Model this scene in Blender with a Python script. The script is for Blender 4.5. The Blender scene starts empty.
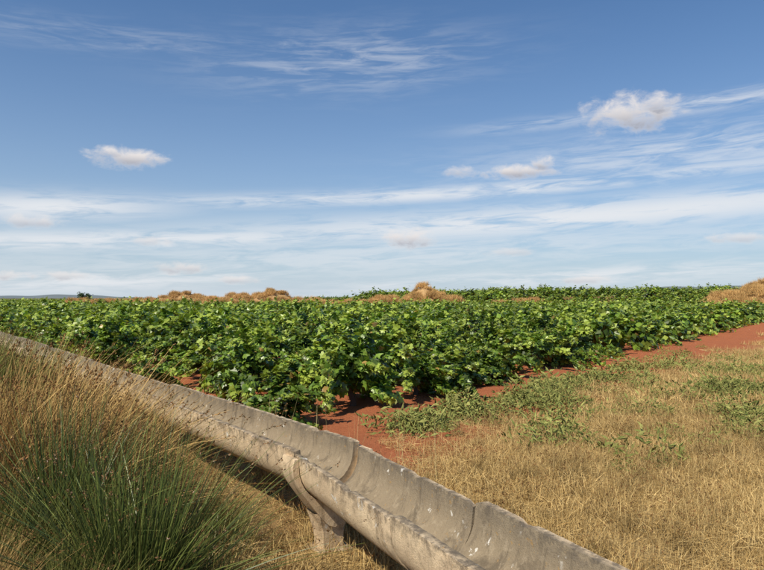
import bpy, math, random, bmesh
import numpy as np
from mathutils import Vector
random.seed(3); np.random.seed(3)
scene=bpy.context.scene
F=650.0; HY=298.0; CX=382.0; CAMH=1.8
def sst(a,b,x):
    t=np.clip((x-a)/(b-a),0,1); return t*t*(3-2*t)

# ------------------------------------------------------------ camera
cd=bpy.data.cameras.new("camera"); cam=bpy.data.objects.new("camera",cd)
scene.collection.objects.link(cam); scene.camera=cam
cd.sensor_width=36; cd.lens=36*F/764.0; cd.clip_start=0.05; cd.clip_end=20000
cam.location=(0,0,CAMH); cam.rotation_euler=(math.radians(90)+math.atan((HY-285)/F),0,0)
scene.view_settings.view_transform='Standard'; scene.view_settings.look='None'; scene.view_settings.exposure=0

# ------------------------------------------------------------ sun
SUN_EL=math.radians(48); SUN_AZ=math.radians(222)   # azimuth clockwise from +Y
sd=Vector((math.sin(SUN_AZ)*math.cos(SUN_EL),math.cos(SUN_AZ)*math.cos(SUN_EL),math.sin(SUN_EL)))
sl=bpy.data.lights.new("sun","SUN"); so=bpy.data.objects.new("sun",sl); scene.collection.objects.link(so)
sl.energy=5.0; sl.angle=math.radians(0.5); sl.color=(1,0.91,0.75)
so.rotation_euler=sd.to_track_quat('Z','Y').to_euler()

# ------------------------------------------------------------ node helper
class NT:
    def __init__(s,nt): s.nt=nt; s.N=nt.nodes; s.L=nt.links
    def put(s,inp,v):
        if isinstance(v,bpy.types.NodeSocket): s.L.new(v,inp)
        else: inp.default_value=v
    def m(s,op,a,b=None,c=None,clamp=False):
        n=s.N.new('ShaderNodeMath'); n.operation=op; n.use_clamp=clamp
        s.put(n.inputs[0],a)
        if b is not None: s.put(n.inputs[1],b)
        if c is not None: s.put(n.inputs[2],c)
        return n.outputs[0]
    def ss(s,a,b,x):
        n=s.N.new('ShaderNodeMapRange'); n.interpolation_type='SMOOTHSTEP'
        s.put(n.inputs[0],x); n.inputs[1].default_value=a; n.inputs[2].default_value=b
        n.inputs[3].default_value=0; n.inputs[4].default_value=1
        return n.outputs[0]
    def mix(s,f,a,b,bt='MIX'):
        n=s.N.new('ShaderNodeMix'); n.data_type='RGBA'; n.blend_type=bt; n.clamp_factor=True
        s.put(n.inputs[0],f)
        s.put(n.inputs[6],a if isinstance(a,bpy.types.NodeSocket) else (*a,1))
        s.put(n.inputs[7],b if isinstance(b,bpy.types.NodeSocket) else (*b,1))
        return n.outputs[2]
    def noise(s,vec,scale,detail=4,rough=.55,dist=0):
        n=s.N.new('ShaderNodeTexNoise'); n.inputs['Scale'].default_value=scale
        n.inputs['Detail'].default_value=detail; n.inputs['Roughness'].default_value=rough
        n.inputs['Distortion'].default_value=dist
        if vec is not None: s.L.new(vec,n.inputs['Vector'])
        return n.outputs[0]
    def comb(s,x,y,z):
        n=s.N.new('ShaderNodeCombineXYZ')
        for i,v in enumerate((x,y,z)): s.put(n.inputs[i],v)
        return n.outputs[0]
    def sep(s,v):
        n=s.N.new('ShaderNodeSeparateXYZ'); s.L.new(v,n.inputs[0]); return n.outputs

# ------------------------------------------------------------ sky
w=bpy.data.worlds.new("World"); scene.world=w; w.use_nodes=True
try: w.cycles.sampling_method='NONE'
except Exception as e: print(e)
w.node_tree.nodes.clear(); T=NT(w.node_tree)
tc=T.N.new('ShaderNodeTexCoord'); X,Y,Z=T.sep(tc.outputs['Generated'])
sky=T.N.new('ShaderNodeTexSky'); sky.sky_type='NISHITA'; sky.sun_disc=False
sky.sun_elevation=SUN_EL; sky.sun_rotation=SUN_AZ; sky.air_density=1.0; sky.dust_density=0.7; sky.ozone_density=1.6
U=T.m('ARCTAN2',X,Y); V=T.m('ARCSINE',Z)
Vt=T.m('SUBTRACT',V,T.m('MULTIPLY',U,0.045))
def uv(px,py):
    u=math.atan((px-CX)/F); return u, math.atan((HY-py)/F*math.cos(u))
n1=T.noise(T.comb(T.m('MULTIPLY',U,3.4),T.m('MULTIPLY',Vt,30.0),0.0),1.0,5,.62,.8)
n2=T.noise(T.comb(T.m('MULTIPLY',U,11.0),T.m('MULTIPLY',Vt,85.0),3.0),1.0,4,.65,.8)
n3=T.noise(T.comb(T.m('MULTIPLY',U,34.0),T.m('MULTIPLY',V,52.0),7.0),1.0,5,.6,.3)
cn=T.m('ADD',T.m('MULTIPLY',n1,.5),T.m('MULTIPLY',n2,.5))
bands=[(580,217,420,15,1.0,.33),(50,207,100,12,1.0,.31),(480,191,360,7,.95,.36),(130,240,330,10,.95,.36),
       (345,60,120,26,.45,.42),(710,101,85,7,.8,.34),(690,152,190,26,.6,.39),(100,35,160,12,.25,.42),(550,122,80,6,.45,.38),
       (100,280,170,11,.95,.37),(560,278,260,10,.9,.39),(380,255,460,24,.55,.36)]
acc=None
for px,py,hw,hh,st,th in bands:
    u,v=uv(px,py)
    du=T.m('DIVIDE',T.m('SUBTRACT',U,u),hw/F); dv=T.m('DIVIDE',T.m('SUBTRACT',Vt,v-.045*u),hh/F)
    e=T.m('ADD',T.m('MULTIPLY',du,du),T.m('MULTIPLY',dv,dv))
    g=T.m('EXPONENT',T.m('MULTIPLY',e,-1.0))
    d=T.m('MULTIPLY',T.m('MULTIPLY',g,st),T.ss(th,th+.22,cn))
    acc=d if acc is None else T.m('MAXIMUM',acc,d)
puffs=[(634,112,56,22,1.0),(660,102,26,12,.95),(128,157,44,12,1.0),(108,152,18,8,.9),(520,171,40,9,1.0),(543,163,16,8,1.0),(461,171,20,7,.7),
       (409,239,30,12,.95),(32,221,38,8,.75),(60,276,44,6,.8),(240,280,26,5,.7),(178,268,34,8,.8),(150,241,24,6,.6),
       (585,280,30,6,.7),(735,238,40,6,.6),(8,276,20,6,.8),(508,252,30,5,.5)]
pacc=None; shade=None
for px,py,a,b,st in puffs:
    u,v=uv(px,py); c=math.cos(u)
    du=T.m('DIVIDE',T.m('SUBTRACT',U,u),a*c*c/F); dv=T.m('DIVIDE',T.m('SUBTRACT',V,v),b*c/F)
    e=T.m('ADD',T.m('MULTIPLY',du,du),T.m('MULTIPLY',dv,dv))
    r=T.m('ADD',T.m('SUBTRACT',1.0,e),T.m('MULTIPLY',T.m('SUBTRACT',n3,.5),3.2))
    d=T.m('MULTIPLY',T.ss(-.1,1.4,r),T.ss(2.4,.9,e)); d=T.m('MULTIPLY',d,st)
    s_=T.m('MULTIPLY',d,T.ss(.5,-.7,dv))
    pacc=d if pacc is None else T.m('MAXIMUM',pacc,d)
    shade=s_ if shade is None else T.m('MAXIMUM',shade,s_)
K=10.0
base=T.mix(1.0,sky.outputs[0],(0.40,0.76,1.08),'MULTIPLY')
hz=T.m('EXPONENT',T.m('MULTIPLY',T.m('MAXIMUM',V,0.0),-5.8))
base=T.mix(T.m('MULTIPLY',hz,.92),base,(.60*K,.68*K,.76*K))
c1=T.mix(T.m('MULTIPLY',acc,.92),base,(.81*K,.83*K,.86*K))
pc=T.mix(shade,(.86*K,.81*K,.79*K),(.37*K,.39*K,.46*K))
c2=T.mix(pacc,c1,pc)
bg=T.N.new('ShaderNodeBackground'); bg.inputs[1].default_value=.1; T.L.new(c2,bg.inputs[0])
wo=T.N.new('ShaderNodeOutputWorld'); T.L.new(bg.outputs[0],wo.inputs[0])

# ------------------------------------------------------------ materials
def newmat(name):
    m=bpy.data.materials.new(name); m.use_nodes=True; m.node_tree.nodes.clear(); return m,NT(m.node_tree)
def out(T,sh,disp=None):
    o=T.N.new('ShaderNodeOutputMaterial'); T.L.new(sh,o.inputs[0])
def principled(T,col,rough=.8,spec=.3,normal=None):
    p=T.N.new('ShaderNodeBsdfPrincipled'); T.put(p.inputs['Base Color'],col if isinstance(col,bpy.types.NodeSocket) else (*col,1))
    T.put(p.inputs['Roughness'],rough); p.inputs['Specular IOR Level'].default_value=spec
    if normal is not None: T.L.new(normal,p.inputs['Normal'])
    return p.outputs[0]
def bump(T,h,st,dist):
    b=T.N.new('ShaderNodeBump'); b.inputs['Strength'].default_value=st; b.inputs['Distance'].default_value=dist
    T.L.new(h,b.inputs['Height']); return b.outputs[0]
def leafmat(name,trans=.3,rough=.5,spec=.35,rv=.25,tcol=(1.3,1.5,.5),diffuse=False):
    m,T=newmat(name); a=T.N.new('ShaderNodeAttribute'); a.attribute_name='Col'
    oi=T.N.new('ShaderNodeObjectInfo')
    f=T.m('ADD',T.m('MULTIPLY',oi.outputs['Random'],rv*2),1-rv)
    c=T.mix(1.0,a.outputs['Color'],T.comb(f,f,f),'MULTIPLY')
    if diffuse:
        d=T.N.new('ShaderNodeBsdfDiffuse'); T.L.new(c,d.inputs[0]); p=d.outputs[0]
    else: p=principled(T,c,rough,spec)
    if trans>0:
        t=T.N.new('ShaderNodeBsdfTranslucent'); T.L.new(T.mix(1.0,c,tcol,'MULTIPLY'),t.inputs[0])
        ms=T.N.new('ShaderNodeMixShader'); ms.inputs[0].default_value=trans
        T.L.new(p,ms.inputs[1]); T.L.new(t.outputs[0],ms.inputs[2]); p=ms.outputs[0]
    out(T,p); return m
M_leaf=leafmat("vine_leaf",.22,.38,.5,.28,(1.2,1.25,.45))
M_weed=leafmat("weed_leaf",0,.8,.1,.2,diffuse=True)
M_grass=leafmat("grass_blade",0,.65,.2,.22,(1.1,1.0,.8),diffuse=True)
M_rush=leafmat("rush_blade",0,.4,.4,.1)
m,T=newmat("bark"); g=T.N.new('ShaderNodeNewGeometry')
out(T,principled(T,T.mix(T.noise(g.outputs['Position'],30),(.06,.04,.03),(.16,.12,.09)),.9,.1)); M_bark=m

# concrete; Col.r = weathered rim, Col.g = inside of the channel
m,T=newmat("weathered_concrete"); g=T.N.new('ShaderNodeNewGeometry'); P=g.outputs['Position']
a=T.N.new('ShaderNodeAttribute'); a.attribute_name='Col'; sc_=T.N.new('ShaderNodeSeparateColor'); T.L.new(a.outputs['Color'],sc_.inputs[0])
top=sc_.outputs[0]; inn=sc_.outputs[1]
nA=T.noise(P,2.2,5,.65); nB=T.noise(P,16,7,.72); nC=T.noise(P,130,3,.7)
x,y,z=T.sep(P)
streak=T.noise(T.comb(T.m('MULTIPLY',x,7.0),T.m('MULTIPLY',y,7.0),T.m('MULTIPLY',z,1.6)),1.0,7,.7,.6)
c=T.mix(T.ss(.3,.7,nA),(.84,.65,.42),(.64,.48,.31))
c=T.mix(T.m('MULTIPLY',T.ss(.50,.68,streak),.6),c,(.24,.165,.10))
c=T.mix(T.m('MULTIPLY',T.ss(.54,.66,nB),.5),c,(.30,.215,.13))
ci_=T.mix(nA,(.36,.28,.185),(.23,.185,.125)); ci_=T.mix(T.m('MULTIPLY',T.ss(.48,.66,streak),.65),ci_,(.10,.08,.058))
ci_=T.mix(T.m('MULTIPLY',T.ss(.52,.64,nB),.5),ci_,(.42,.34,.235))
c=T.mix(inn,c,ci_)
c=T.mix(T.m('MULTIPLY',T.ss(.55,.66,nC),.3),c,(.09,.07,.05))
edge=T.m('MULTIPLY',top,T.ss(.40,.58,nB))
c=T.mix(T.m('MULTIPLY',edge,.75),c,(.11,.09,.07))
lich=T.m('MULTIPLY',T.ss(.61,.64,T.noise(P,11,6,.7,.4)),T.ss(.48,.56,T.noise(P,2.7,2)))
c=T.mix(T.m('MULTIPLY',lich,.9),c,(.76,.72,.64))
ol=T.ss(.64,.69,T.noise(P,30,4,.6,.2)); c=T.mix(T.m('MULTIPLY',ol,.5),c,(.42,.24,.07))
h=T.m('ADD',T.m('MULTIPLY',nB,.7),T.m('MULTIPLY',nC,.3))
out(T,principled(T,c,.9,.12,bump(T,h,.9,.014))); M_conc=m

# ------------------------------------------------------------ terrain
A0=np.array([-.38,4.66])
def sdist(x,y):
    s1=(x+.38)*.8+(y-4.66)*.6; s2=(x+.38)*.89+(y-4.66)*.455
    return np.where(y>4.66,s1,s2)
def terrain(x,y):
    x=np.asarray(x,float); y=np.asarray(y,float)
    z=sst(92,150,y)*(0.2+2.1*sst(-60,50,x))*(1-.6*sst(260,700,y))
    s=sdist(x,y)
    z=z+.42*sst(-.65,-1.8,s)*sst(14,8,y)*sst(-30,-8,y)
    k=np.exp(-(np.hypot(x,y)/60)**2)
    z=z+k*(.03*np.sin(x*2.1+y*.7)+.025*np.sin(y*3.3-x*1.2)+.02*np.sin(x*5.7+1)*np.sin(y*5.1))
    return z
ED=np.array([.59,.807]); EN=np.array([.807,-.59]); EOFF=-6.1
def graded(a,b,fine,n):
    t=np.linspace(-1,1,n); return np.sign(t)*(np.abs(t)*fine+np.abs(t)**6*(b-fine))
gx=graded(0,6000,45,440)
t=np.linspace(0,1,420); gy=-30+t*95+t**7*6000
XX,YY=np.meshgrid(gx,gy); ZZ=terrain(XX,YY)
def mesh_from(name,verts,faces_flat,nper,mats,cols=None,matidx=None,smooth=False):
    me=bpy.data.meshes.new(name); verts=np.asarray(verts,np.float32); faces_flat=np.asarray(faces_flat,np.int32).ravel()
    nf=len(faces_flat)//nper
    me.vertices.add(len(verts)); me.vertices.foreach_set('co',verts.ravel())
    me.loops.add(len(faces_flat)); me.loops.foreach_set('vertex_index',faces_flat)
    me.polygons.add(nf); me.polygons.foreach_set('loop_start',np.arange(0,nf*nper,nper,dtype=np.int32))
    me.polygons.foreach_set('loop_total',np.full(nf,nper,np.int32))
    if matidx is not None: me.polygons.foreach_set('material_index',np.asarray(matidx,np.int32))
    me.polygons.foreach_set('use_smooth',np.full(nf,smooth))
    if cols is not None:
        ca=me.color_attributes.new('Col','FLOAT_COLOR','POINT'); c=np.ones((len(verts),4),np.float32); c[:,:3]=cols
        ca.data.foreach_set('color',c.ravel())
    for mm in mats: me.materials.append(mm)
    me.update(calc_edges=True); me.validate(); return me
def addobj(name,me,parent=None):
    o=bpy.data.objects.new(name,me); scene.collection.objects.link(o)
    if parent: o.parent=parent
    return o
ny,nx=XX.shape; i=np.arange(ny-1)[:,None]*nx+np.arange(nx-1)[None,:]
fq=np.stack([i,i+1,i+1+nx,i+nx],-1).reshape(-1,4)
m,T=newmat("ground_soil_and_straw"); g=T.N.new('ShaderNodeNewGeometry'); P=g.outputs['Position']; x,y,z=T.sep(P)
off=T.m('SUBTRACT',T.m('ADD',T.m('MULTIPLY',x,float(EN[0])),T.m('MULTIPLY',y,float(EN[1]))),EOFF)
# the bare track widens away from the viewer
off=T.m('SUBTRACT',off,T.m('MULTIPLY',T.m('MINIMUM',T.m('MAXIMUM',T.m('SUBTRACT',y,12.0),0.0),30.0),.065))
nL=T.noise(P,.5,4,.6); nM=T.noise(P,3,5,.65); nF=T.noise(P,25,5,.7); nFF=T.noise(P,110,3,.7)
wob=T.m('ADD',T.m('MULTIPLY',T.m('SUBTRACT',nL,.5),2.2),T.m('MULTIPLY',T.m('SUBTRACT',nM,.5),2.0))
sm=T.ss(1.9,3.2,T.m('ADD',off,wob))
red=T.mix(nM,(.40,.125,.054),(.55,.20,.092)); red=T.mix(T.m('MULTIPLY',T.ss(.45,.7,nF),.4),red,(.24,.075,.036))
red=T.mix(T.m('MULTIPLY',T.ss(.6,.7,nFF),.6),red,(.60,.32,.18))
straw=T.mix(nM,(.40,.265,.105),(.58,.41,.18)); straw=T.mix(T.m('MULTIPLY',T.ss(.4,.65,nF),.6),straw,(.22,.135,.06))
straw=T.mix(T.m('MULTIPLY',T.ss(.5,.65,nFF),.5),straw,(.64,.48,.24))
sd_=T.m('ADD',T.m('MULTIPLY',T.m('ADD',x,.38),.8),T.m('MULTIPLY',T.m('SUBTRACT',y,4.66),.6))
cs=T.m('MULTIPLY',T.ss(1.5,.7,T.m('ADD',sd_,T.m('MULTIPLY',wob,.5))),T.ss(1.5,-1.5,T.m('SUBTRACT',y,40.0)))
sm=T.m('MAXIMUM',sm,T.m('MULTIPLY',cs,.85))
col=T.mix(sm,red,straw)
farm=T.ss(100,160,y)
col=T.mix(T.m('MULTIPLY',farm,T.ss(.42,.5,T.noise(P,.03,3))),col,(.09,.1,.045))
col=T.mix(T.m('MULTIPLY',T.ss(200,500,y),.9),col,T.mix(T.noise(T.comb(T.m('MULTIPLY',x,.004),T.m('MULTIPLY',y,.012),0.0),1.0,4),(.07,.1,.05),(.22,.17,.1)))
out(T,principled(T,col,.95,.05,bump(T,T.m('ADD',T.m('MULTIPLY',nF,.7),T.m('MULTIPLY',nFF,.3)),.9,.06)))
ground=addobj("ground",mesh_from("ground",np.stack([XX,YY,ZZ],-1).reshape(-1,3),fq,4,[m],smooth=True))

# ------------------------------------------------------------ instancing
def instancer(name,pts,rots,scl,pick,variants,parent=None):
    coll=bpy.data.collections.new(name+"_source")
    for k,(me) in enumerate(variants):
        o=bpy.data.objects.new("%s_variant_%02d"%(name,k),me); coll.objects.link(o)
    me=bpy.data.meshes.new(name); pts=np.asarray(pts,np.float32)
    me.vertices.add(len(pts)); me.vertices.foreach_set('co',pts.ravel())
    a=me.attributes.new('rot','FLOAT_VECTOR','POINT'); a.data.foreach_set('vector',np.asarray(rots,np.float32).ravel())
    a=me.attributes.new('scl','FLOAT_VECTOR','POINT'); a.data.foreach_set('vector',np.asarray(scl,np.float32).ravel())
    a=me.attributes.new('pick','INT','POINT'); a.data.foreach_set('value',np.asarray(pick,np.int32))
    o=addobj(name,me,parent)
    ng=bpy.data.node_groups.new(name+"_gn",'GeometryNodeTree')
    ng.interface.new_socket('Geometry',in_out='INPUT',socket_type='NodeSocketGeometry')
    ng.interface.new_socket('Geometry',in_out='OUTPUT',socket_type='NodeSocketGeometry')
    N=ng.nodes; L=ng.links
    gi=N.new('NodeGroupInput'); go=N.new('NodeGroupOutput')
    ip=N.new('GeometryNodeInstanceOnPoints'); ci=N.new('GeometryNodeCollectionInfo')
    ci.inputs['Collection'].default_value=coll; ci.inputs['Separate Children'].default_value=True; ci.inputs['Reset Children'].default_value=True
    def na(nm,dt):
        n=N.new('GeometryNodeInputNamedAttribute'); n.data_type=dt; n.inputs['Name'].default_value=nm; return n.outputs['Attribute']
    L.new(gi.outputs[0],ip.inputs['Points']); L.new(ci.outputs[0],ip.inputs['Instance'])
    ip.inputs['Pick Instance'].default_value=True
    L.new(na('pick','INT'),ip.inputs['Instance Index'])
    L.new(na('rot','FLOAT_VECTOR'),ip.inputs['Rotation']); L.new(na('scl','FLOAT_VECTOR'),ip.inputs['Scale'])
    L.new(ip.outputs[0],go.inputs[0])
    md=o.modifiers.new("scatter",'NODES'); md.node_group=ng
    print(name,len(pts))
    return o

# ------------------------------------------------------------ vines
def norm(a): return a/np.maximum(np.linalg.norm(a,axis=-1,keepdims=True),1e-9)
half=[(.30,-.13),(.50,.12),(.34,.30),(.50,.55),(.20,.62)]
outl=[(0,0)]+half+[(0,1.0)]+[(-a,b) for a,b in reversed(half)]
LT=np.array([(0,.36,0)]+[(a,b,(-.16*abs(a)*2)+(-.12*(b-.36)**2)) for a,b in outl]); nO=len(outl)
LF=np.array([(0,1+i,1+(i+1)%nO) for i in range(nO)])
QT=np.array([(0,0,0),(.5,.45,-.08),(0,1,-.1),(-.5,.45,-.08),(0,.45,.05)]); QF=np.array([(4,0,1),(4,1,2),(4,2,3),(4,3,0)])
DT=np.array([(0,0,0),(.5,.5,-.1),(0,1,-.08),(-.5,.5,-.1)]); DF=np.array([(0,1,2),(0,2,3)])
def place(T_,F_,pos,nrm,fwd,size,col,rng):
    n=norm(nrm); f=norm(fwd-n*np.sum(fwd*n,-1,keepdims=True)); r=np.cross(f,n)
    curl=rng.uniform(.4,2.2,len(pos))[:,None]
    V_=pos[:,None,:]+size[:,None,None]*(r[:,None,:]*T_[None,:,0:1]+f[:,None,:]*T_[None,:,1:2]+n[:,None,:]*(T_[None,:,2]*curl)[:,:,None])
    k=len(T_); F2=F_[None]+np.arange(len(pos))[:,None,None]*k
    C=np.repeat(col[:,None,:],k,1)
    return V_.reshape(-1,3),F2.reshape(-1,3),C.reshape(-1,3)
def tube(path,rad,ns=5):
    path=np.array(path); V_=[];F_=[]
    for j,p in enumerate(path):
        d=norm(path[min(j+1,len(path)-1)]-path[max(j-1,0)]); a=norm(np.cross(d,[.3,.9,.1])); b=np.cross(d,a)
        for q in range(ns):
            t=2*math.pi*q/ns; V_.append(p+rad[j]*(a*math.cos(t)+b*math.sin(t)))
    for j in range(len(path)-1):
        for q in range(ns):
            a0=j*ns+q;a1=j*ns+(q+1)%ns; F_+=[(a0,a1,a1+ns),(a0,a1+ns,a0+ns)]
    return np.array(V_),np.array(F_)
def vine_mesh(name,seed,nl,lod):
    rng=np.random.RandomState(seed); Vs=[];Fs=[];Cs=[];Mi=[];nb=0
    def add(V_,F_,C_,mi):
        nonlocal nb
        Vs.append(V_);Fs.append(F_+nb);Cs.append(C_);Mi.append(np.full(len(F_),mi)); nb+=len(V_)
    if not lod:
        tp=[(0,0,-.1),(.03,.02,.1),(-.02,.05,.25),(.02,0,.4)]; V_,F_=tube(tp,[.06,.045,.04,.055],7); add(V_,F_,np.full((len(V_),3),.1),1)
    ncane=20; pos=[];nr=[];fw=[];tt=[]
    for c in range(ncane):
        az=rng.uniform(0,2*math.pi); el=math.radians(rng.uniform(5,80)); L=rng.uniform(.75,1.35)
        d=np.array([math.cos(az)*math.cos(el),math.sin(az)*math.cos(el),math.sin(el)]); droop=rng.uniform(.3,.85)*(1 if el<1.1 else .5)
        ts=np.linspace(0,1,9); path=np.array([(0,0,.35)])+d*ts[:,None]*L+np.stack([0*ts,0*ts,-droop*ts**2],-1)
        path[:,2]=np.maximum(path[:,2],.06); path+=rng.normal(0,.02,path.shape)*ts[:,None]
        if not lod:
            V_,F_=tube(path,np.linspace(.009,.003,9),3); add(V_,F_,np.tile([.14,.15,.04],(len(V_),1)),0)
        k=nl//ncane; t=rng.uniform(.12,1.02,k)**.8
        p=np.stack([np.interp(t,ts,path[:,q]) for q in range(3)],-1)
        o=norm(rng.normal(0,1,(k,3)))*rng.uniform(.03,.15,(k,1))*(1.15-.55*t[:,None]); o[:,2]*=.8
        p=p+o; p[:,2]=np.maximum(p[:,2],.05)
        outw=p-np.array([0,0,.35]); outw=norm(outw)
        n=norm(np.array([0,0,1.0])*.6+outw*.6+rng.normal(0,.5,(k,3)))
        f=norm(outw*.7+np.array([0,0,-.35])+rng.normal(0,.5,(k,3)))
        pos.append(p);nr.append(n);fw.append(f);tt.append(t)
    pos=np.concatenate(pos);nr=np.concatenate(nr);fw=np.concatenate(fw);tt=np.concatenate(tt); k=len(pos)
    size=rng.uniform(.08,.14,k)*(1.15-.3*tt)*(2.0 if lod else 1)
    a=rng.uniform(0,1,k)[:,None]
    col=np.array([.085,.155,.018])*(1-a)+np.array([.22,.33,.04])*a
    yl=(tt>.82)[:,None]; col=np.where(yl,col*.4+np.array([.46,.53,.085])*.6,col)
    dead=rng.uniform(0,1,k)[:,None]<.015; col=np.where(dead,np.array([.38,.25,.07]),col)
    dk=rng.uniform(0,1,k)[:,None]<.25; col=np.where(dk,col*.45,col)
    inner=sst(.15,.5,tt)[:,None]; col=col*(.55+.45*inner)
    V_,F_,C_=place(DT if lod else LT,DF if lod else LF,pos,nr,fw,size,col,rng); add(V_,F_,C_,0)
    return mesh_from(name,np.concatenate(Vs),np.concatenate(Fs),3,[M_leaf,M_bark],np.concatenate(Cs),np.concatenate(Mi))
near_v=[vine_mesh("vine_%d"%k,10+k,1400,False) for k in range(6)]
far_v=[vine_mesh("vine_far_%d"%k,40+k,300,True) for k in range(5)]
pts=[];rot=[];sc=[];pk=[]
rng=np.random.RandomState(7)
for r in range(0,118):
    for q in range(-8,135):
        o=EOFF-.45-r*1.6+rng.normal(0,.15); a=q*1.4+rng.normal(0,.18)+(r%2)*.7
        p=EN*o+ED*a; x,y=p
        if y<4 or y>83+4*math.sin(x*.07)+(6 if x<-10 else 0): continue
        if abs(x)/max(y,1)>.85 and y>12: continue
        sc0=(x+.38)*.8+(y-4.66)*.6
        if sc0<1.3 or y<8.4: continue
        if rng.rand()<.03: continue
        s=rng.uniform(.78,1.2)
        if y>40: s*=1.08
        if sc0<2: s=min(s,.95)*.9
        pts.append((x,y,float(terrain(x,y))-.03));rot.append((rng.normal(0,.08),rng.normal(0,.08),rng.uniform(0,6.28)))
        sc.append((s,s,s*rng.uniform(.78,1.15)*(1 if y>14 else .95))); d=math.hypot(x,y)
        pk.append(rng.randint(0,6) if d<22 else 6+rng.randint(0,5))
instancer("vineyard",pts,rot,sc,pk,near_v+far_v)
pts=[];rot=[];sc=[];pk=[]
for yy in np.arange(104,300,4.5):
    for xx in np.arange(-.68*yy,.72*yy,2.6):
        if yy>112 and 0.5+.5*math.sin(yy*.13+xx*.012)+.25*math.sin(xx*.05+yy*.4)<.3: continue
        left=xx<-5
        if xx>8 and yy<108: continue
        if left and rng.rand()<.35: continue
        s=rng.uniform(1.1,2.1) if not left else rng.uniform(.8,1.2)
        x=xx+rng.normal(0,.5); y=yy+rng.normal(0,.5)
        if x>.56*y and rng.rand()<.8: continue
        pts.append((x,y,float(terrain(x,y))-.05));rot.append((0,0,rng.uniform(0,6.28)));sc.append((s*1.2,s*1.2,s*rng.uniform(.8,1.15)));pk.append(rng.randint(0,5))
instancer("distant_vineyard",pts,rot,sc,pk,far_v)

# ------------------------------------------------------------ grass
def grass_mesh(name,seed,n,rad,hmin,hmax,wid,colA,colB,lean=.5,seg=3,lying=0,mat=None,wind=(0,0),heads=0,droop=.35,root=None,hs=1.0,basedark=.8):
    rng=np.random.RandomState(seed)
    r=rad*np.sqrt(rng.rand(n)); th=rng.uniform(0,6.283,n); bx=r*np.cos(th); by=r*np.sin(th)
    h=rng.uniform(hmin,hmax,n); az=rng.uniform(0,6.283,n); ln=np.abs(rng.normal(0,lean,n))
    ly=rng.rand(n)<lying; ln=np.where(ly,rng.uniform(1.1,1.5,n),ln)
    if root: az=np.where(rng.rand(n)<root,th,az)
    ln=np.clip(ln,0,1.5)
    d=np.stack([np.cos(az)*np.sin(ln)+wind[0],np.sin(az)*np.sin(ln)+wind[1],np.cos(ln)],-1); d=norm(d)
    hd=np.stack([d[:,0],d[:,1],0*h],-1)
    side=norm(np.cross(d,rng.normal(0,1,(n,3))))
    a=rng.rand(n)[:,None]; col=np.array(colA)*(1-a)+np.array(colB)*a; col=col*rng.uniform(.75,1.2,(n,1))
    V_=[];C_=[]
    for j in range(seg+1):
        t=j/seg
        p=np.stack([bx,by,0*h-.01],-1)+d*(h*t)[:,None]+(hd*.5-np.array([0,0,1])*.5)*(droop*h*t*t)[:,None]
        p[:,2]=np.maximum(p[:,2],-.02+.012*(1+t))
        ww=wid*(1-.85*t)*rng.uniform(.8,1.2,n)
        V_.append(p-side*ww[:,None]*.5); V_.append(p+side*ww[:,None]*.5)
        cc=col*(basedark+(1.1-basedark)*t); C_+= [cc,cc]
    V_=np.stack(V_,1); C_=np.stack(C_,1); k=2*(seg+1)
    f=[]
    for j in range(seg): f+=[(2*j,2*j+1,2*j+3),(2*j,2*j+3,2*j+2)]
    F2=np.array(f)[None]+np.arange(n)[:,None,None]*k
    V_=V_.reshape(-1,3);C_=C_.reshape(-1,3);F2=F2.reshape(-1,3)
    if heads:
        m_=rng.choice(n,int(n*heads),replace=False); tip=V_.reshape(n,k,3)[m_,-1]; tip2=V_.reshape(n,k,3)[m_,-3]
        nn=len(m_)*7; tq=rng.uniform(0,.35,nn)[:,None]; tp=np.repeat(tip,7,0)*(1-tq)+np.repeat(tip2,7,0)*tq+rng.normal(0,.004*hs,(nn,3))
        ax=np.repeat(norm(tip-tip2),7,0)
        v,ff,c=place(QT*np.array([.45,1,1]),QF,tp,rng.normal(0,1,(nn,3)),ax+rng.normal(0,.3,(nn,3)),rng.uniform(.010,.020,nn)*hs,np.tile(np.array([.24,.13,.055]),(nn,1))*rng.uniform(.6,1.4,(nn,1)),rng)
        F2=np.concatenate([F2,ff+len(V_)]);V_=np.concatenate([V_,v]);C_=np.concatenate([C_,c])
    return mesh_from(name,V_,F2,3,[mat or M_grass],C_)
SA=(.36,.225,.08); SB=(.72,.53,.24)
stub=[grass_mesh("stubble_%d"%k,60+k,330,.45,.03,.17,.005,SA,SB,.6,2,.45) for k in range(4)]
stubm=[grass_mesh("stubble_mid_%d"%k,70+k,260,.8,.05,.2,.011,SA,SB,.5,2,.45) for k in range(3)]
stubf=[grass_mesh("stubble_far_%d"%k,75+k,220,1.8,.08,.22,.03,SA,SB,.5,2,.3) for k in range(3)]
tall=[grass_mesh("tall_dry_%d"%k,80+k,80,.14,.15,.42,.0045,(.30,.19,.065),(.66,.48,.22),.5,4,.05,heads=.3,basedark=.55) for k in range(3)]
VV=stub+stubm+stubf+tall
pts=[];rot=[];sc=[];pk=[]
def nz(x,y): return .5*math.sin(x*1.3+.4*y)+.5*math.sin(y*.9-x*.7+2)+.3*math.sin(3.1*x+2.7*y)
def scat(n,x0,x1,y0,y1,fn):
    for _ in range(n):
        x=rng.uniform(x0,x1);y=rng.uniform(y0,y1); f=fn(x,y)
        if f is None: continue
        k,s=f; pts.append((x,y,float(terrain(x,y))));rot.append((0,0,rng.uniform(0,6.28)));sc.append((s,s,s*rng.uniform(.8,1.2)));pk.append(k)
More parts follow.
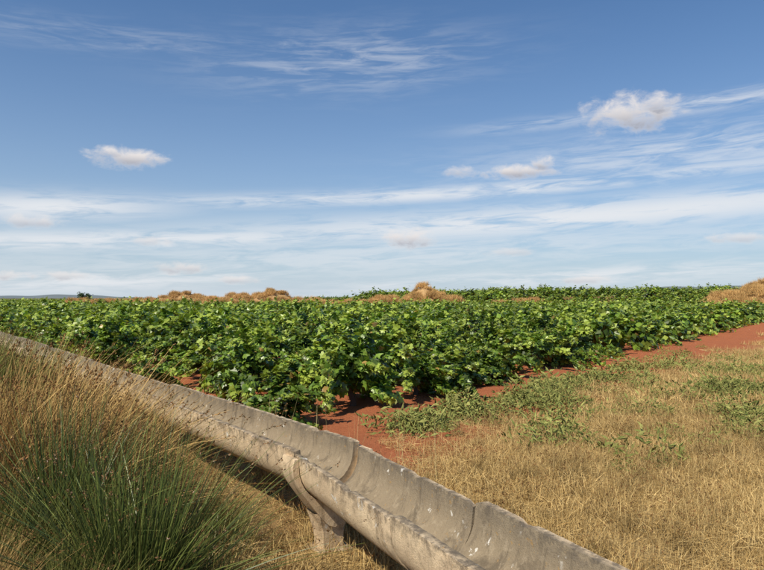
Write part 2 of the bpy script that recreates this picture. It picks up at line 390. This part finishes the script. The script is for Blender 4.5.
def onstraw(x,y,w=1.6):
    off=(x*EN[0]+y*EN[1])-EOFF-.065*min(max(y-12,0),30)
    return off>w+.8*nz(x,y)+rng.normal(0,.3)
def f1(x,y):
    s=float(sdist(x,y))
    if s<.36 or x/y>.85 or not onstraw(x,y,2.2): return None
    if rng.rand()<.22+.2*nz(x*1.7,y*1.5): return 10+rng.randint(0,3),rng.uniform(.4,1.1)
    return rng.randint(0,4),rng.uniform(.7,1.35)
scat(2100,-1.0,8,1.8,10,f1)
def f2(x,y):
    if abs(x)/y>.75 or not onstraw(x,y,2.3): return None
    if rng.rand()<.14: return 10+rng.randint(0,3),rng.uniform(.5,1.0)
    return 4+rng.randint(0,3),rng.uniform(.8,1.3)
scat(2000,0,22,9,28,f2)
def f3(x,y):
    if abs(x)/y>.8 or not onstraw(x,y,2.4): return None
    return 7+rng.randint(0,3),rng.uniform(.8,1.3)
scat(2200,8,65,26,88,f3)
def f4(x,y):
    s=float(sdist(x,y))
    if s<-2.6 or s>1.0+.4*nz(x,y) or y<1.8 or abs(x)/y>1: return None
    if -.5<s<.3 and rng.rand()<.7: return None
    if rng.rand()<.4: return 10+rng.randint(0,3),rng.uniform(.6,1.1)
    return rng.randint(0,4),rng.uniform(.9,1.5)
scat(3000,-9,1.5,1.8,12,f4)
def f5(x,y):
    s=float(sdist(x,y))
    if s<-3 or s>1.2: return None
    return (10+rng.randint(0,3) if rng.rand()<.4 else 4+rng.randint(0,3)),rng.uniform(.9,1.6)
scat(1400,-26,-5,10,35,f5)
instancer("dry_grass",pts,rot,sc,pk,VV)
stalk=[grass_mesh("stalk_%d"%k,90+k,9,.1,.45,1.0,.0045,(.5,.4,.18),(.66,.56,.28),.22,5,0,heads=.8,droop=.3) for k in range(3)]
pts=[];rot=[];sc=[];pk=[]
for (x,y,s) in [(-.15,6.2,.85),(.15,6.0,.8),(-.3,6.8,.9),(-1.2,6.6,.9),(-1.8,7.4,.9),(-2.0,7.9,.9),(-1.5,7.0,.9),(-2.9,8.9,.9),(.55,4.9,.6),(1.1,4.2,.5),(-.9,6.1,.8),(-3.6,10,.9),(.35,5.6,.7),(-.7,4.0,.6),(-1.0,4.4,.5),(-1.1,6.9,1.0),(-2.4,8.2,.9),(.5,6.5,.8),(0,5.6,.8),(-1.3,7.2,1.0),(-.6,6.5,1.0),(.2,7.0,.8),(1.0,2.9,.45),(1.5,3.3,.5),(2.4,3.6,.5)]:
    pts.append((x,y,float(terrain(x,y))));rot.append((0,0,rng.uniform(0,6.28)));sc.append((s,s,s));pk.append(rng.randint(0,3))
instancer("wild_oat_stalks",pts,rot,sc,pk,stalk)

def weed_mesh(name,seed,n=150):
    rng=np.random.RandomState(seed); r=.35*np.sqrt(rng.rand(n)); th=rng.uniform(0,6.28,n)
    h=rng.uniform(.02,.26,n)*(1.1-r/.4); pos=np.stack([r*np.cos(th),r*np.sin(th),h],-1)
    nn=norm(np.array([0,0,1])+rng.normal(0,.7,(n,3))); f=rng.normal(0,1,(n,3))+np.array([0,0,1.4])
    a=rng.rand(n)[:,None]; col=np.array([.12,.15,.04])*(1-a)+np.array([.32,.31,.10])*a
    V_,F_,C_=place(QT*np.array([.22,1,1]),QF,pos,nn,f,rng.uniform(.04,.11,n),col,rng)
    return mesh_from(name,V_,F_,3,[M_weed],C_)
wd=[weed_mesh("weed_%d"%k,100+k) for k in range(3)]
pts=[];rot=[];sc=[];pk=[]
def gp(px,py):
    d=CAMH*F/(py-HY); return (px-CX)/F*d,d
for (px,py,n,sp) in [(585,384,30,.7),(520,404,16,.5),(550,412,6,.5),(440,425,8,.25),(700,368,16,1.0),(640,372,12,1.0),(745,392,26,.4),(752,372,14,.9),(670,388,7,.9),(475,412,10,.4),(735,420,10,.3),(560,440,4,.4),(610,360,10,1.2),(700,355,10,1.5),(420,432,7,.2),(620,410,5,.6),(690,440,5,.5),(680,400,7,.8),(640,470,3,.3),(540,395,10,.5)]:
    cx,cy=gp(px,py)
    for _ in range(n):
        x=cx+rng.normal(0,sp)*1.0;y=cy+rng.normal(0,sp)*1.1; s=rng.uniform(.4,1.4)
        if (x*EN[0]+y*EN[1])-EOFF<.9: continue
        pts.append((x,y,float(terrain(x,y))));rot.append((0,0,rng.uniform(0,6.28)));sc.append((s,s,s*1.1));pk.append(rng.randint(0,3))
instancer("green_weeds",pts,rot,sc,pk,wd)

# rush clumps and tall bank grass (left foreground)
GA=(.05,.085,.02); GB=(.22,.26,.065)
def terr_obj(name,me,x,y,s=1,rz=0):
    o=addobj(name,me); o.location=(x,y,float(terrain(x,y))); o.scale=(s,s,s); o.rotation_euler=(0,0,rz); return o
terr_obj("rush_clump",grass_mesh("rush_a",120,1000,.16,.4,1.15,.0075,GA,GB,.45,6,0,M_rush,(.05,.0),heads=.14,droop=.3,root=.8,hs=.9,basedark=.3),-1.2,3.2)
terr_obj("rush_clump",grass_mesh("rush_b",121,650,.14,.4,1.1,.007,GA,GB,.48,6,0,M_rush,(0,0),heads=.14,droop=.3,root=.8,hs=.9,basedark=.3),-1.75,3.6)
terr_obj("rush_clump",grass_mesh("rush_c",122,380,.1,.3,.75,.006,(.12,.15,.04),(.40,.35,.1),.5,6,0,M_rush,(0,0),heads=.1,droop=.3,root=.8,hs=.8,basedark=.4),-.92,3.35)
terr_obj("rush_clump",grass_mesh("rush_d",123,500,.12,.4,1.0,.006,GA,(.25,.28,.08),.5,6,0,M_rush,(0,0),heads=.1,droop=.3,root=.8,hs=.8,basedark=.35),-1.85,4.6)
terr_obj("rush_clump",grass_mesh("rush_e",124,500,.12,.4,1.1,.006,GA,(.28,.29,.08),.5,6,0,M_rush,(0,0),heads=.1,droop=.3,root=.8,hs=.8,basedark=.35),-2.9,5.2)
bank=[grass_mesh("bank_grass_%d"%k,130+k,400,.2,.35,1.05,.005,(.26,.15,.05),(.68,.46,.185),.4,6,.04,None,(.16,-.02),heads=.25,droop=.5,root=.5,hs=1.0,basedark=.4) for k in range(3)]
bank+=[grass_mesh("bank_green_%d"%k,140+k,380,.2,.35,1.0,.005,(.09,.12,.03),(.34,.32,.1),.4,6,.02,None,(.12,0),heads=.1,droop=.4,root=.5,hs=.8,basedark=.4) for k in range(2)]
pts=[];rot=[];sc=[];pk=[]
for _ in range(320):
    y=rng.uniform(2.6,8.0); s=rng.uniform(-3.4,-.6); x=(s-(y-4.66)*.6)/.8-.38
    if y<4.66: x=(s-(y-4.66)*.455)/.89-.38
    if x>-.95: continue
    if x/y>-.42 and (rng.rand()<.8 or y<4 or y>5.5): continue
    k=1.2 if y>4.2 else .62
    if x/y>-.42: k*=.6
    if x/y<-.50 and y>4.2: k*=1.15
    if y>6.8: k*=.85
    pts.append((x,y,float(terrain(x,y))));rot.append((0,0,rng.uniform(-.6,.6)));q=rng.uniform(.5,1.15)*k;sc.append((q,q,q));pk.append(rng.randint(0,3) if nz(x*2.5,y*2)>-.1 else 3+rng.randint(0,2))
instancer("bank_grass",pts,rot,sc,pk,bank)

# ------------------------------------------------------------ dry grass mounds
tuft=[grass_mesh("mound_tuft_%d"%k,150+k,240,.6,.3,.8,.03,(.46,.27,.10),(.74,.48,.20),.5,3,.1,droop=.4) for k in range(3)]
m,T=newmat("mound_soil"); g=T.N.new('ShaderNodeNewGeometry')
out(T,principled(T,T.mix(T.noise(g.outputs['Position'],1.5,5),(.3,.17,.08),(.58,.38,.17)),.95,.1)); M_mound=m
def mound(cx,cy,rx,ry,h,seed,n):
    rng=np.random.RandomState(seed); N_=28; K_=9; V_=[];F_=[]
    ph=rng.uniform(0,6,4)
    def hh(x,y,e): return h*max(0,(1-e*e))**.8*(.8+.2*math.sin(x*1.1/max(rx/6,1)+ph[0])+.12*math.sin(x*2.7+y+ph[1]))
    z0=float(terrain(cx,cy))
    V_.append((0,0,hh(0,0,0)))
    for k in range(1,K_+1):
        for q in range(N_):
            e=k/K_;t=2*math.pi*q/N_; x=rx*e*math.cos(t);y=ry*e*math.sin(t); V_.append((x,y,hh(x,y,e)-(.3 if k==K_ else 0)))
    for q in range(N_): F_.append((0,1+q,1+(q+1)%N_))
    for k in range(K_-1):
        for q in range(N_):
            a=1+k*N_+q;b=1+k*N_+(q+1)%N_; F_+=[(a,a+N_,b+N_),(a,b+N_,b)]
    o=addobj("dry_grass_mound",mesh_from("mound",V_,F_,3,[M_mound],smooth=True)); o.location=(cx,cy,z0)
    pts=[];rot=[];sc=[];pk=[]
    for _ in range(n):
        e=math.sqrt(rng.rand())*.98;t=rng.uniform(0,6.283);x=rx*e*math.cos(t);y=ry*e*math.sin(t)
        pts.append((x,y,hh(x,y,e)-.05));rot.append((rng.normal(0,.1),rng.normal(0,.1),rng.uniform(0,6.28)));s=rng.uniform(.7,1.3)
        sc.append((s,s,s));pk.append(rng.randint(0,3))
    instancer("mound_grass",pts,rot,sc,pk,tuft,o)
mound(6.6,91,5.0,3.5,3.3,1,240)
mound(1.0,94,5,3,1.9,2,140)
mound(-9,98,10,3,1.6,3,200)
mound(-22,118,9,4,2.8,4,220)
mound(-37,120,13,4,2.4,5,280)
mound(-31,110,10,4,1.6,6,200)
mound(-54,122,8,4,1.5,10,160)
mound(42.5,74,6,5,3.4,7,300)
mound(50,76,8,6,3.8,8,280)
mound(21,97,6,2,1.6,9,100)

# ------------------------------------------------------------ distant hills and a lone tree
m,T=newmat("hill_scrub_hazed"); g=T.N.new('ShaderNodeNewGeometry')
out(T,principled(T,T.mix(T.noise(g.outputs['Position'],.006,6),(.13,.17,.2),(.2,.22,.22)),1,.0)); M_hill=m  # dull blue aerial haze is put into the scrub's base colour
def hills(x0,x1,y0,fn,depth=500,n=160):
    V_=[];F_=[]
    for i_ in range(n):
        t=i_/(n-1); x=x0+(x1-x0)*t; h=fn(t)
        V_+= [(x,y0-depth*.3,-5),(x,y0,h),(x,y0+depth,-5)]
    for i_ in range(n-1):
        a=i_*3; F_+=[(a,a+3,a+4,a+1),(a+1,a+4,a+5,a+2)]
    addobj("distant_hills",mesh_from("distant_hills",V_,F_,4,[M_hill],smooth=True))
hills(900,3200,3000,lambda t:max(0,75*float(sst(0,.25,t))*(.85+.12*math.sin(t*17)+.05*math.sin(t*47))))
hills(-3200,-900,3500,lambda t:22*float(sst(1,.6,t))*(.8+.2*math.sin(t*21)+.08*math.sin(t*63)))
def tree(x,y,H,seed):
    rng=np.random.RandomState(seed); root=bpy.data.objects.new("small_tree",None); scene.collection.objects.link(root); root.location=(x,y,float(terrain(x,y)))
    V_,F_=tube([(0,0,-.2),(.05,0,H*.3),(0,.08,H*.6),(.05,0,H*.85)],[.16,.12,.08,.03],7)
    nb=len(V_);Vs=[V_];Fs=[F_]; P=[]
    for _ in range(9):
        a=rng.uniform(0,6.28); z=rng.uniform(.35,.75)*H; e=np.array([math.cos(a)*H*.3,math.sin(a)*H*.3,z+H*rng.uniform(.1,.3)])
        v,f=tube([(0,0,z),e*.5+np.array([0,0,z*.5]),e],[.06,.04,.015],5); Vs.append(v);Fs.append(f+nb);nb+=len(v)
        P.append(e+rng.normal(0,.25,(90,3))*H*.35)
    addobj("trunk",mesh_from("trunk",np.concatenate(Vs),np.concatenate(Fs),3,[M_bark]),root)
    P=np.concatenate(P);k=len(P); c=np.array([.04,.07,.02])*rng.uniform(.7,1.6,(k,1))
    v,f,c=place(QT,QF,P,rng.normal(0,1,(k,3))+[0,0,.5],rng.normal(0,1,(k,3)),rng.uniform(.15,.3,k),c,rng)
    addobj("crown",mesh_from("crown",v,f,3,[M_leaf],c),root)
tree(-59.5,130,2.6,5)

# ------------------------------------------------------------ irrigation canal
canal=bpy.data.objects.new("irrigation_canal",None); scene.collection.objects.link(canal)
RIM=.72
def profile(R,th,lip):
    nA=14
    P=[(-R-.004,0),(-R,-lip)]
    for k in range(1,nA):
        t=math.pi*k/nA; P.append((-R*math.cos(t),-lip-R*math.sin(t)))
    P+=[(R,-lip),(R+.004,0)]
    r=R-th; P+=[(r+.008,0),(r,-lip)]
    for k in range(1,nA):
        t=math.pi*k/nA; P.append((r*math.cos(t),-lip-r*.97*math.sin(t)))
    P+=[(-r,-lip),(-r-.008,0)]
    return P
def sweep(name,a,b,P,zoff=0,step=.04,rough=.004,seed=0,shell=True,chip=True):
    a=np.array(a,float);b=np.array(b,float); L=np.linalg.norm(b-a); d=(b-a)/L; n=np.array([d[1],-d[0]])
    if n[0]<0: n=-n
    ns=max(2,int(L/step)); V_=[];C_=[];F_=[];k=len(P); rng=np.random.RandomState(seed)
    ph=rng.uniform(0,6,6)
    for j in range(ns+1):
        t=j/ns; c=a+(b-a)*t
        endc=1.0 if min(t,1-t)*L<.06 else 0
        for qi,(u,v) in enumerate(P):
            w=rough*(math.sin(t*L*2.7+ph[0])*.5+math.sin(t*L*6.1+ph[1]+u*9)*.3)
            ch=0
            if v>-.001 and chip:
                w+=rng.normal(0,.0016)
                if math.sin(t*L*5.3+ph[2])*math.sin(t*L*13+ph[3]+u*3)>.8: ch=-.012-rng.rand()*.008
                if endc and rng.rand()<.6: ch=-.018*rng.rand()
            V_.append((c[0]+n[0]*(u+w*.5),c[1]+n[1]*(u+w*.5),RIM+zoff+v+w*.6+ch))
            r_=1.0 if v>-.001 else (.3 if v>-.09 else 0)
            if not shell: r_=.1
            r_=max(r_,endc*.35) if shell else r_
            C_.append([r_,1.0 if (shell and qi>=k//2) else 0,0])
    for j in range(ns):
        for q in range(k):
            q2=(q+1)%k; F_.append((j*k+q,j*k+q2,(j+1)*k+q2,(j+1)*k+q))
    me=mesh_from(name,np.array(V_),F_,4,[M_conc],np.array(C_),smooth=True)
    bm=bmesh.new(); bm.from_mesh(me); bm.verts.ensure_lookup_table(); h=k//2
    for base in (0,ns*k):
        for q in range(h-1):
            try: bm.faces.new([bm.verts[base+q],bm.verts[base+q+1],bm.verts[base+k-2-q],bm.verts[base+k-1-q]])
            except Exception: pass
    bmesh.ops.recalc_face_normals(bm,faces=bm.faces)
    for e in bm.edges:
        if len(e.link_faces)==2 and e.calc_face_angle(0)>.6: e.smooth=False
    bm.to_mesh(me); bm.free()
    return addobj(name,me,canal)
d1=np.array([-.6,.8]); d0=norm(np.array([.44,-.898]))
A=A0; joints=[A+d1*4*k for k in range(0,10)]
Mj=A+d0*1.5
PR=profile(.26,.042,.07)
PR2=profile(.272,.054,.07)
sweep("trough_section",Mj+d0*.012,A+d0*5.2,PR2,zoff=.026,seed=1)
sweep("trough_section",A+d0*.012,Mj-d0*.012,PR,seed=2)
for k in range(9):
    sweep("trough_section",joints[k]+d1*.014,joints[k+1]-d1*.014,PR2 if k%2==0 else PR,zoff=[.026,.0,.014][k%3],seed=3+k,step=.04 if k<2 else .15)
def support(c,d,seed):
    d=np.array(d); n=np.array([-d[1],d[0]])
    if n[0]<0:n=-n
    R=.276;th=.045;nA=16;lip=.07
    Pc=[(-R-.03,-.015)]
    for k in range(0,nA+1):
        t=math.pi*k/nA; Pc.append((-(R+th)*math.cos(t)*(1-.25*math.sin(t)**2),-lip-(R+th)*math.sin(t)-.13*math.sin(t)**5))
    Pc.append((R+.03,-.015)); Pc.append((R,-.015))
    for k in range(0,nA+1):
        t=math.pi*k/nA; Pc.append((R*math.cos(t),-lip-R*math.sin(t)))
    Pc.append((-R,-.015))
    sweep("saddle",c-d*.1,c+d*.1,Pc,rough=.006,seed=seed,shell=False,chip=False)
    V_=[];F_=[]
    top=RIM-.07-.276
    z=[top-.07,top-.14,top-.2,.1,-.1]; hw=[.14,.125,.10,.09,.09]; hl=[.088,.085,.075,.07,.07]
    rg=np.random.RandomState(seed)
    for zz,a_,b_ in zip(z,hw,hl):
        for (p,q) in [(-1,-.7),(-.8,-1),(.8,-1),(1,-.7),(1,.7),(.8,1),(-.8,1),(-1,.7)]:
            V_.append((c[0]+n[0]*a_*p+d[0]*b_*q+rg.normal(0,.003),c[1]+n[1]*a_*p+d[1]*b_*q+rg.normal(0,.003),zz))
    for j in range(len(z)-1):
        for q in range(8):
            F_.append((j*8+q,j*8+(q+1)%8,(j+1)*8+(q+1)%8,(j+1)*8+q))
    me=mesh_from("post",V_,F_,4,[M_conc],np.tile([.2,.1,0],(len(V_),1)))
    addobj("post",me,canal)
    V_=[]
    for zz,e in ((-.15,.02),(.03,.01),(.05,-.01)):
        for (p,q) in [(-1,-1),(1,-1),(1,1),(-1,1)]:
            V_.append((c[0]+n[0]*(.13+e)*p+d[0]*(.11+e)*q,c[1]+n[1]*(.13+e)*p+d[1]*(.11+e)*q,zz))
    F_=[(j*4+q,j*4+(q+1)%4,j*4+4+(q+1)%4,j*4+4+q) for j in range(2) for q in range(4)]+[(8,9,10,11)]
    addobj("footing",mesh_from("footing",V_,F_,4,[M_conc],np.tile([.6,.5,0],(12,1))),canal)
support(A,norm(d1-d0),50)
for k in range(1,9): support(joints[k],d1,50+k)
support(A+d0*4.2,d0,70)
print("done")
